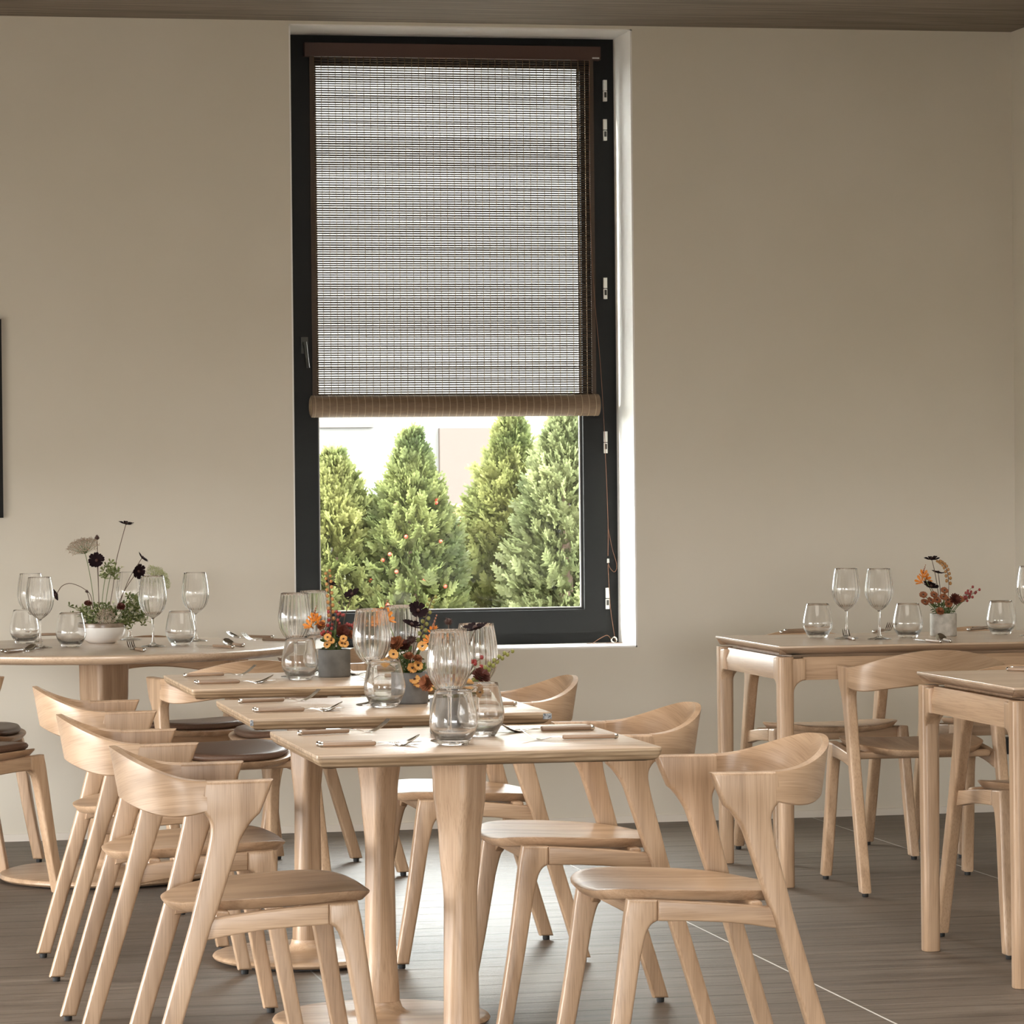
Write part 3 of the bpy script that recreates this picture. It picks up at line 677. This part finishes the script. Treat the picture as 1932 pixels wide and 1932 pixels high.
random.seed(11)
def basis(d):
    d = Vector(d).normalized(); x = d.orthogonal().normalized(); return x, d.cross(x), d
def petals(mb, c, d, n, L, w, up=.2, cup=0, jag=False, r0=.0, ph=0, droop=0):
    x, y, z = basis(d); c = Vector(c)
    for k in range(n):
        a = 2*pi*k/n+ph+random.uniform(-.08, .08); e = x*cos(a)+y*sin(a); s_ = z.cross(e)
        l = L*random.uniform(.88, 1.08); u_ = up+random.uniform(-.12, .12)
        def P(t, ww, zz): return c+e*(r0+l*t)+s_*(w*ww)+z*(l*(u_*t+cup*t*t)+zz)
        th = .0006
        tip = [P(1.0, .45, 0), P(.93 if jag else 1.06, 0, 0), P(1.0, -.45, 0)] 
        pts = [P(0, .12, 0), P(.45, .62, .04*w), P(.8, .9, .1*w)]+tip+[P(.8, -.9, .1*w), P(.45, -.62, .04*w), P(0, -.12, 0), P(.5, 0, -.1*w)]
        lo = [p-z*th for p in pts]
        m = len(pts)-1
        fs = [(i, (i+1) % m, m) for i in range(m)]
        o = len(mb.v); mb.add(pts, fs); mb.add(lo, [(b, a_, c_) for a_, b, c_ in fs])
        mb.f += [(o+i, o+m+1+i, o+m+1+(i+1) % m, o+(i+1) % m) for i in range(m)]
def stem_to(base, head, bend=0.0, side=(0, 0, 0), n=8):
    base, head = Vector(base), Vector(head); d = head-base
    mid = base+d*.5+Vector((-d.x*.25, -d.y*.25, d.z*.12))+Vector(side)
    return [tuple((1-t)**2*base+2*t*(1-t)*mid+t*t*head) for t in [i/n for i in range(n+1)]]
def flower(kind, potxy, uv, lab, dy=0.0, face=None, size=1.0, base=None, cat='flower', pth=None, zb=.058, mat=None):
    head = aty(uv[0], uv[1], potxy[1]+dy)
    b = Vector((potxy[0], potxy[1], TH+zb))+Vector((max(-.026, min(.026, (head.x-potxy[0])*.25)), max(-.02, min(.02, dy*.4)), 0)) if base is None else Vector(base)
    loc = b.copy(); hl = head-loc
    names = {'cosmos': 'dark_cosmos', 'daisy': 'amber_daisy', 'mum': 'rust_chrysanthemum', 'darkmum': 'dark_red_chrysanthemum', 'scabiosa': 'seed_head', 'lily': 'orange_montbretia', 'spike': 'berry_spike', 'berries': 'berry_sprig', 'umbel': 'lace_flower', 'filler': 'blossom_sprig', 'leaf': 'leafy_stem'}
    t = thing(names[kind], lab, cat, loc, group={'cosmos': 'dark cosmos flowers', 'daisy': 'small amber daisies', 'mum': 'rust chrysanthemums', 'spike': 'berry spikes', 'filler': 'sprigs of green and cream blossom'}.get(kind))
    path = pth or stem_to((0, 0, 0), hl)
    d = (Vector(path[-1])-Vector(path[-2])).normalized()
    d = Vector(face).normalized() if face else d
    sm = stemB if kind in ('cosmos', 'spike', 'scabiosa') else stemG
    MB().tube(path, [.0013]*(len(path)-1)+[.0010], 6).build('stem', sm, t)
    if kind == 'cosmos':
        m = MB(); petals(m, hl, d, 8, .0215*size, .0082*size, .12, .18, True, .002); m.build('petals', cosmosM, t)
        m = MB(); m.ball(hl+d*.003, .0048*size, 8, 5); m.build('centre', eyeM, t)
    elif kind == 'daisy':
        m = MB(); petals(m, hl, d, 14, .0085*size, .0028*size, .1, .1, False, .0028*size); petals(m, hl-d*.001, d, 13, .0088*size, .0028*size, .0, .1, False, .0028*size, .2); m.build('petals', mat or yellow, t)
        MB().ball(hl+d*.0012, .0030*size, 8, 5, .7).build('centre', eyeM, t)
    elif kind in ('mum', 'darkmum'):
        m = MB()
        for k in range(6): petals(m, hl+d*(k*.0013*size), d, 16-k, (.0165-.0022*k)*size, .0032*size, .05+.24*k, .25, False, .001, k*.3)
        m.build('petals', mat or (rust if kind == 'mum' else darkred), t); MB().ball(hl-d*.003*size, .006*size, 8, 5).build('calyx', leafG, t)
    elif kind == 'scabiosa':
        m = MB(); m.ball(hl, .0075*size, 10, 7); 
        for k in range(46):
            v = Vector((random.gauss(0, 1), random.gauss(0, 1), random.gauss(0, 1))).normalized(); m.tube([hl+v*.006*size, hl+v*.0118*size], [.0012*size, .0003], 4)
        m.build('seed_ball', eyeM if mat is None else mat, t)
    elif kind == 'lily':
        m = MB()
        for k, (dx, dz, rot) in enumerate([(0, 0, 0), (.010, -.008, 1.2), (-.009, -.016, -1), (.004, .012, .5)]):
            c = hl+Vector((dx, random.uniform(-.006, .006), dz)); dd = Vector((sin(rot)*.8, -.5, .5 if k != 3 else 1)).normalized()
            s2 = size*(1 if k < 3 else .5); petals(m, c, dd, 6, .014*s2, .0046*s2, .55, .25, False, .001)
            m.tube([c-dd*.010*s2, c+dd*.002], [.0012, .003*s2], 6)
        m.build('trumpets', orange, t)
        m = MB()
        for k in range(5): m.ball(hl+Vector((.002*k, 0, .014+.006*k)), .0028-.0003*k, 6, 4, 1.4)
        m.build('buds', rust, t)
    elif kind in ('spike', 'berries'):
        bm_ = mat or berryO
        proto = None
        if kind == 'spike':
            spots = []; L = len(path)
            nb = int(17*size)
            for k in range(nb):
                tt = .38+.62*k/(nb-1); i = min(int(tt*(L-1)), L-2); f_ = tt*(L-1)-i; p_ = Vector(path[i]).lerp(Vector(path[i+1]), f_)
                spots.append((p_+Vector(((-1)**k*.0062, random.uniform(-.003, .003), 0)), .0058*(1.15-.45*tt)))
        else:
            spots = []
            m = MB()
            for k in range(int(11*size)):
                off = Vector((random.uniform(-.024, .024), random.uniform(-.012, .012), random.uniform(-.012, .030)))*size
                m.tube(stem_to(Vector(path[-3]), hl+off, n=4), .0006, 4); spots.append((hl+off, .0046))
            m.build('twigs', stemB, t)
        for k, (p_, r_) in enumerate(spots):
            if proto is None: proto = o_ = MB().ball((0, 0, 0), .0037, 8, 6, 1.1).build('berry', bm_, t)
            else:
                o_ = proto.copy(); SC.collection.objects.link(o_); o_.parent = t
            o_.location = p_; o_.scale = (r_/.0037,)*3
    elif kind == 'umbel':
        m = MB(); rays = MB(); x, y, z = basis(d)
        for k in range(int(46*size)):
            a = k*2.39996; r_ = .034*size*sqrt((k+.5)/(46*size)); c = hl+(x*cos(a)+y*sin(a))*r_+z*(.016*size-r_*r_*10/size+random.uniform(-.004, .004))
            rays.tube([hl-z*.012*size, c], .0004, 4)
            for q in range(15):
                v = Vector((random.gauss(0, 1), random.gauss(0, 1), random.gauss(0, .7))).normalized()*random.uniform(.003, .0075); m.ball(c+v, .0013, 5, 3)
        rays.build('rays', stemG, t); m.build('florets', mat or laceM, t, sharp=0)
    elif kind == 'filler':
        m = MB(); lf = MB()
        for k in range(int(18*size)):
            off = Vector((random.gauss(0, .013), random.gauss(0, .013), random.gauss(0, .010)))*size; c = hl+off
            lf.tube([Vector(path[-2]), c], .0006, 4)
            if k % 2: petals(m, c, (random.uniform(-1, 1), random.uniform(-1, .4), 1), 5, .0058, .0024, .5, .2, False, .0005)
            else: petals(lf, c, (random.uniform(-1, 1), random.uniform(-1, 1), .7), 4, .013, .0042, .5, .1)
        lf.build('leaves', sprigG if mat is None else mat, t); m.build('blossoms', creamM, t)
    elif kind == 'leaf':
        m = MB()
        for k in range(int(7*size)):
            i = 2+int((len(path)-3)*k/(7*size)); petals(m, path[i], (random.uniform(-1, 1), random.uniform(-1, 1), .6), 2, .017, .005, .5, .2)
        m.build('leaves', leafG, t)
    return t
F = flower
# rear square table
F('spike', potC, (618, 1077), 'tall ochre berry spike in the dark pot on the rear square table', .0)
F('cosmos', potC, (622, 1101), 'dark cosmos beside the berry spike on the rear square table', .02, (.5, -.25, .8), .95)
F('cosmos', potC, (665, 1122), 'dark cosmos leaning right in front of the window, rear square table', .01, (-.55, -.35, .75))
F('lily', potC, (592, 1170), 'orange montbretia at the left of the dark pot', -.02, None, 1.15)
F('berries', potC, (634, 1172), 'red berry sprig above the dark pot', -.01, mat=berryR); F('berries', potC, (655, 1188), 'red berry sprig right side of the dark pot', .0, mat=berryR, size=.9)
F('darkmum', potC, (646, 1192), 'dark red chrysanthemum in the dark pot on the rear square table', -.015, (0, -1, .4), 1.1)
for k, (u, v, l) in enumerate([(618, 1202, 'left'), (625, 1208, 'second from left'), (648, 1205, 'upper right'), (645, 1214, 'lower right'), (651, 1215, 'lowest right'), (617, 1216, 'lowest left')]): F('daisy', potC, (u, v), f'small amber daisy, {l} of those in the dark pot', -.035, (random.uniform(-.4, .4), -1, .5), .9)
F('leaf', potC, (608, 1205), 'leafy green stem at the left of the dark pot', -.02); F('leaf', potC, (652, 1200), 'leafy green stem at the right of the dark pot', -.01); F('leaf', potC, (632, 1196), 'leafy green stem in the middle of the dark pot', -.03); F('leaf', potC, (622, 1190), 'tallest leafy green stem in the dark pot', -.01, size=1.4); F('berries', potC, (615, 1192), 'red berry sprig at the left of the dark pot', -.02, mat=berryR, size=.8)
F('mum', potC, (607, 1181), 'small rust flower below the orange montbretia', -.02, (-.4, -.8, .4), .7); F('mum', potC, (660, 1197), 'rust flower at the right rim of the dark pot', -.01, (.5, -.8, .4), .75)
# middle square table
F('lily', potB, (725, 1163), 'orange montbretia drooping left on the middle square table', .10, None, 1.15)
F('cosmos', potB, (788, 1153), 'upper dark cosmos on the middle square table', -.01, (.15, -.75, .5), 1.05); F('cosmos', potB, (776, 1180), 'lower dark cosmos on the middle square table', -.03, (.25, -.3, .9), 1.05)
F('spike', potB, (817, 1126), 'olive berry spike reaching right on the middle square table', .0, mat=berryG)
F('scabiosa', potB, (776, 1207), 'dark spiky seed head on the middle square table', -.02, size=1.25)
F('mum', potB, (749, 1216), 'rust chrysanthemum at the left on the middle square table', -.02, (-.6, -.7, .5), 1.15); F('mum', potB, (771, 1240), 'rust chrysanthemum in the centre on the middle square table', -.04, (-.1, -.6, .9), .72); F('mum', potB, (787, 1245), 'rust chrysanthemum right of centre on the middle square table', -.04, (.3, -.5, .9), .72)
F('darkmum', potB, (762, 1222), 'dark red chrysanthemum in the middle square table pot', .0, (0, -.5, .9), 1.1)
for k, (u, v, l) in enumerate([(742, 1234, 'upper left'), (727, 1250, 'far left'), (778, 1260, 'centre'), (789, 1255, 'right of centre'), (797, 1219, 'topmost'), (782, 1281, 'low centre'), (808, 1295, 'lowest right'), (789, 1288, 'below centre')]): F('daisy', potB, (u, v), f'small amber daisy, {l} of those on the middle square table', -.045, (random.uniform(-.4, .4), -1, .45), 1.1)
F('leaf', potB, (752, 1240), 'leafy green stem on the left on the middle square table', -.02); F('leaf', potB, (790, 1235), 'leafy green stem on the right on the middle square table', -.02); F('leaf', potB, (740, 1222), 'tall leafy stem at the far left of the middle table pot', -.01, size=1.3); F('leaf', potB, (802, 1262), 'leafy stem hanging over the right rim of the middle table pot', -.03)
F('leaf', potB, (768, 1228), 'leafy green stem in the middle of the middle table pot', -.03)
# front square table
F('cosmos', potA, (897, 1187), 'dark cosmos at the rim of the back wine glass on the front square table', -.03, (-.25, -.12, 1), 1.2)
F('scabiosa', potA, (846, 1172), 'small dark seed head above the front wine glass', .0, size=.85); F('lily', potA, (817, 1195), 'faint orange montbretia left of the front wine glass rim', .01, None, .8)
F('spike', potA, (962, 1229), 'green bud spike reaching far right on the front square table', .0, mat=berryG)
F('darkmum', potA, (906, 1279), 'dark red chrysanthemum right of the front wine glass', -.03, (.35, -.6, .8), 1.2); F('berries', potA, (896, 1262), 'red berry sprig right of the front wine glass', .0, mat=berryR, size=.8)
F('daisy', potA, (883, 1291), 'small amber daisy right of the front wine glass', -.04, (.1, -1, .4), 1.1); F('daisy', potA, (905, 1306), 'small amber daisy low at the right of the front wine glass', -.035, (.7, -.8, -.2), 1.0)
F('leaf', potA, (895, 1300), 'broad green leaf stem right of the front wine glass', -.03); F('leaf', potA, (850, 1300), 'leafy green stem behind the front tumbler', -.02); F('mum', potA, (808, 1290), 'rust chrysanthemum left of the front wine glass', -.01, (-.8, -.6, .3), 1.1)
F('mum', potA, (842, 1285), 'rust chrysanthemum seen through the front wine glass', -.02, (0, -.6, .8), .9); F('daisy', potA, (862, 1296), 'small amber daisy seen through the front wine glass', -.04, (.1, -1, .4), 1.0)
# far right table
F('cosmos', potR, (1758, 1056), 'topmost dark cosmos on the far right table', .0, (0, -.15, 1), 1.1); F('cosmos', potR, (1770, 1081), 'middle dark cosmos on the far right table', .01, (.2, -.1, 1), 1.0); F('cosmos', potR, (1756, 1107), 'lowest dark cosmos on the far right table', -.01, (.1, -.4, .9), 1.15)
F('lily', potR, (1742, 1088), 'orange montbretia on the far right table', -.01, None, 1.2)
pa = [aty(u, v, potR[1]).lerp(aty(u, v, potR[1]), 0)-Vector((potR[0]+.01, potR[1], TH+.058)) for u, v in [(1788, 1150), (1789, 1125), (1790, 1100), (1788, 1082), (1783, 1068), (1776, 1061), (1770, 1058)]]
F('spike', potR, (1770, 1058), 'arching ochre berry spike on the far right table', 0, base=(potR[0]+.01, potR[1], TH+.058), pth=[(0, 0, 0)]+[tuple(p) for p in catmull(pa, 2)])
for k, (u, v, l) in enumerate([(1742, 1122, 'leftmost'), (1762, 1122, 'second from left'), (1782, 1114, 'topmost'), (1768, 1132, 'lower left'), (1780, 1126, 'central'), (1788, 1132, 'lower right'), (1756, 1133, 'lowest left'), (1745, 1136, 'left fringe'), (1812, 1130, 'rightmost'), (1790, 1140, 'lowest right')]): F('daisy', potR, (u, v), f'small rust button flower, {l} of those on the far right table', -.03, (random.uniform(-.3, .3), -.8, .7), 1.15, mat=rust)
F('darkmum', potR, (1801, 1131), 'dark red chrysanthemum on the far right table', -.03, (.2, -1, .3), 1.15); F('berries', potR, (1832, 1125), 'red rosehip sprig spreading right on the far right table', .0, mat=berryR, size=1.15); F('berries', potR, (1820, 1132), 'red rosehip sprig close to the pot on the far right table', .0, mat=berryR, size=.8)
F('mum', potR, (1773, 1154), 'pinkish rust chrysanthemum low on the pale pot rim', -.04, (0, -.8, .5), .8)
for u, v, l in [(1755, 1140, 'left'), (1775, 1140, 'middle'), (1798, 1145, 'right')]: F('leaf', potR, (u, v), f'leafy green stem, {l} one in the pale pot', -.01)
# bowl on the round table
B_ = (bx, by_)
def FB(kind, u, v, lab, dx, dy=0, face=None, size=1.0, mat=None, pth=None, mid=None):
    base = Vector((bx+dx, by_+dy*.5, TH+.048)); hd = aty(u, v, by_+dy)-base
    if mid: pth = catmull([(0, 0, 0)]+[tuple(aty(a, b, by_+dy)-base) for a, b in mid]+[tuple(hd)], 4)
    return F(kind, B_, (u, v), lab, dy, face, size, base, 'flower', pth, mat=mat)
FB('cosmos', 238, 989, 'tallest dark cosmos in the white bowl', .01, 0, (.12, -.1, 1), 1.1, mid=[(213, 1110), (219, 1060), (235, 998)])
FB('cosmos', 183, 1058, 'dark cosmos below the lace flower in the white bowl', -.01, -.02, (-.3, -.9, .4), 1.25)
FB('cosmos', 268, 1053, 'upper right dark cosmos in the white bowl', .03, .01, (.6, -.1, .6), 1.05, mid=[(240, 1100), (262, 1062)])
FB('cosmos', 261, 1078, 'lower right dark cosmos in the white bowl', .03, -.01, (.4, -.8, -.1), 1.1)
FB('scabiosa', 183, 1014, 'dark bud above the lace flower', -.01, .01, size=.8); FB('scabiosa', 164, 1116, 'tiny dark bud on the bent stem left of the bowl', -.03, 0, size=.55)
FB('cosmos', 107, 1121, 'dark cosmos on a stem bent far left of the bowl', -.03, 0, (-.8, -.3, -.3), .9, mid=[(173, 1130), (160, 1112), (135, 1101), (118, 1105), (109, 1117)])
FB('umbel', 158, 1035, 'dusty pink lace flower head at the upper left of the bowl', -.02, .01, (-.25, -.35, .9), 1.6, mat=laceM); FB('umbel', 296, 1092, 'pale green lace flower head at the right of the bowl', .04, .03, (.6, -.5, .6), 1.45, mat=laceG); FB('umbel', 200, 1166, 'low dusty lace flower head at the front of the bowl', .0, -.05, (0, -.8, .6), .95, mat=laceM)
FB('mum', 166, 1140, 'rust ball flower at the left of the bowl', -.04, -.03, (0, -.5, .8), .75, mat=darkred); FB('darkmum', 228, 1146, 'dark red ball flower at the right of the bowl', .02, -.04, (0, -.7, .7), .85)
for k, (u, v, l, s_) in enumerate([(156, 1152, 'far left', 1), (165, 1162, 'left', 1), (188, 1148, 'left of centre', 1), (215, 1152, 'centre', 1), (240, 1158, 'right of centre', 1), (262, 1150, 'right', 1.1), (266, 1166, 'far right', 1), (250, 1168, 'low right', 1), (212, 1074, 'tall centre', .9), (200, 1082, 'tall left', .9), (230, 1170, 'low centre', .9), (180, 1168, 'low left', .9), (252, 1138, 'upper right', .9)]):
    FB('filler', u, v, f'green and cream blossom sprig, {l} of those in the white bowl', (u-209)/1100, random.uniform(-.05, .03), size=s_*1.25)
FB('leaf', 255, 1122, 'blade-leaf stem leaning right in the white bowl', .02, -.02)

# ------------------------------------------------------------------ outside the window
random.seed(21)
struct('ground_outside', MB().box(-250, 250, -250, 250, -.4, -.12), noisy('gravel_ground', (.17, .165, .155), (.24, .235, .22), 9, .9))
con1 = leafmat('conifer_green', (.07, .09, .03), (.21, .215, .08), .5); con2 = leafmat('yew_green', (.05, .07, .026), (.175, .195, .072), .5); con3 = leafmat('blue_conifer', (.08, .10, .042), (.20, .22, .105), .5)
def conifer(x, y, h, r, label, mat, n=900, lean=0, berries=0, loose=1.0, top=.85):
    t = thing('conifer', label, 'tree', (x, y, 0), group='conifers of the hedge')
    MB().tube([(0, 0, -.05), (lean*.4, 0, h*.5), (lean, 0, h*.92)], [.05, .03, .008], 8).build('trunk', stemB, t)
    m = MB()
    for k in range(n):
        tz = random.random()**.85; z = .05+tz*(h*.97-.05); prof = (1-tz**3.2)*(.55+.45*min(1, tz*4))
        if tz > top: prof *= .8
        a = random.uniform(0, 2*pi); rad = r*prof*sqrt(random.uniform(.12, 1.0))*random.uniform(.85, 1.1*loose)
        c = Vector((lean*tz+rad*cos(a), rad*sin(a)*.7, z)); out = Vector((cos(a), sin(a)*.7, random.uniform(.35, 1.3)+1.2*max(0, tz-.75)*4)).normalized()
        x_, y_, z_ = basis(out); rl = random.uniform(0, pi); s1 = x_*cos(rl)+y_*sin(rl); L = random.uniform(.035, .085)
        nn = z_.cross(s1); w = L*.55; pts = []; fs = []
        for q in range(5):
            tt = .15+q*.19; wl = w*(1-.72*tt)*random.uniform(.8, 1.2)
            for sg in (-1, 1):
                b0 = c+out*(L*tt); b1 = c+out*(L*(tt+.13)); tip = c+out*(L*(tt+.34))+s1*(sg*wl)+nn*random.uniform(-.012, .012)
                o = len(pts); pts += [b0, b1, (b1+tip)/2+out*.012, tip, (b0+tip)/2-out*.006]; fs.append((o, o+4, o+3, o+2, o+1))
        o = len(pts); pts += [c+out*(L*.9)-s1*.008, c+out*(L*.9)+s1*.008, c+out*(L*1.25)]; fs.append((o, o+1, o+2))
        m.add(pts, fs)
    m.build('foliage', mat, t, sharp=0, recalc=False)
    pr_ = None
    for k in range(berries):
        a = random.uniform(pi*1.05, pi*1.95); tz = random.uniform(.35, .85); rad = r*1.02*(1-tz**3)
        if pr_ is None: pr_ = o = MB().ball((0, 0, 0), .009, 8, 6).build('berry', plain('yew_berry', (.6, .06, .04), .4), t)
        else:
            o = pr_.copy(); SC.collection.objects.link(o); o.parent = t
        o.location = (lean*tz+rad*cos(a), rad*sin(a)*.7-.03, tz*h)
    return t
for u_, y_, h_, r_, mt, n_, ln, nb, lab in [
 (640, 15.9, 1.40, .30, con1, 2300, -.02, 0, 'conifer at the left of the window view'),
 (778, 15.8, 1.49, .25, con2, 2200, .0, 20, 'red-berried yew in the middle of the window view'),
 (955, 16.0, 1.58, .27, con1, 2500, .03, 0, 'tall conifer right of centre in the window view'),
 (1068, 15.7, 1.63, .275, con3, 2600, 0, 0, 'blue-green conifer at the right edge of the window view'),
 (520, 16.0, 1.42, .26, con1, 900, 0, 0, 'conifer hidden behind the left window frame'), (1180, 16.0, 1.7, .26, con1, 900, 0, 0, 'conifer hidden behind the right window frame')]:
    conifer(aty(u_, 1000, y_).x, y_, h_, r_, lab, mt, int(n_*1.6), ln, nb, 1.05)
h = thing('neighbour_house', 'pale rendered house beyond the hedge with a brown door', 'house', (5, 27, 0))
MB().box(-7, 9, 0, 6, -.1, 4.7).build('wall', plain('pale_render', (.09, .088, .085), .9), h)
a = aty(829, 808, 26.95); b_ = aty(924, 880, 26.95)
MB().box(a.x-5, b_.x-5, -.06, .01, -.05, a.z).build('door', plain('brown_door', (.040, .028, .022), .6), h)
a = aty(602, 799, 26.95); b_ = aty(705, 806, 26.95); MB().box(a.x-5, b_.x-5, -.03, .01, b_.z, a.z).build('beam', plain('brown_beam', (.05, .041, .038), .6), h)
a = aty(872, 966, 17.5); o = MB().lathe([(.001, 0), (.09, 0), (.13, a.z+.02), (.14, a.z+.03), (.14, a.z+.06), (.12, a.z+.06), (.11, a.z+.03), (.001, a.z+.03)], 24).build('terracotta_urn', plain('terracotta', (.55, .20, .09), .7)); o.location = (a.x, 17.5, -.02); tag(o, 'terracotta urn glimpsed through the gap in the hedge', 'urn')
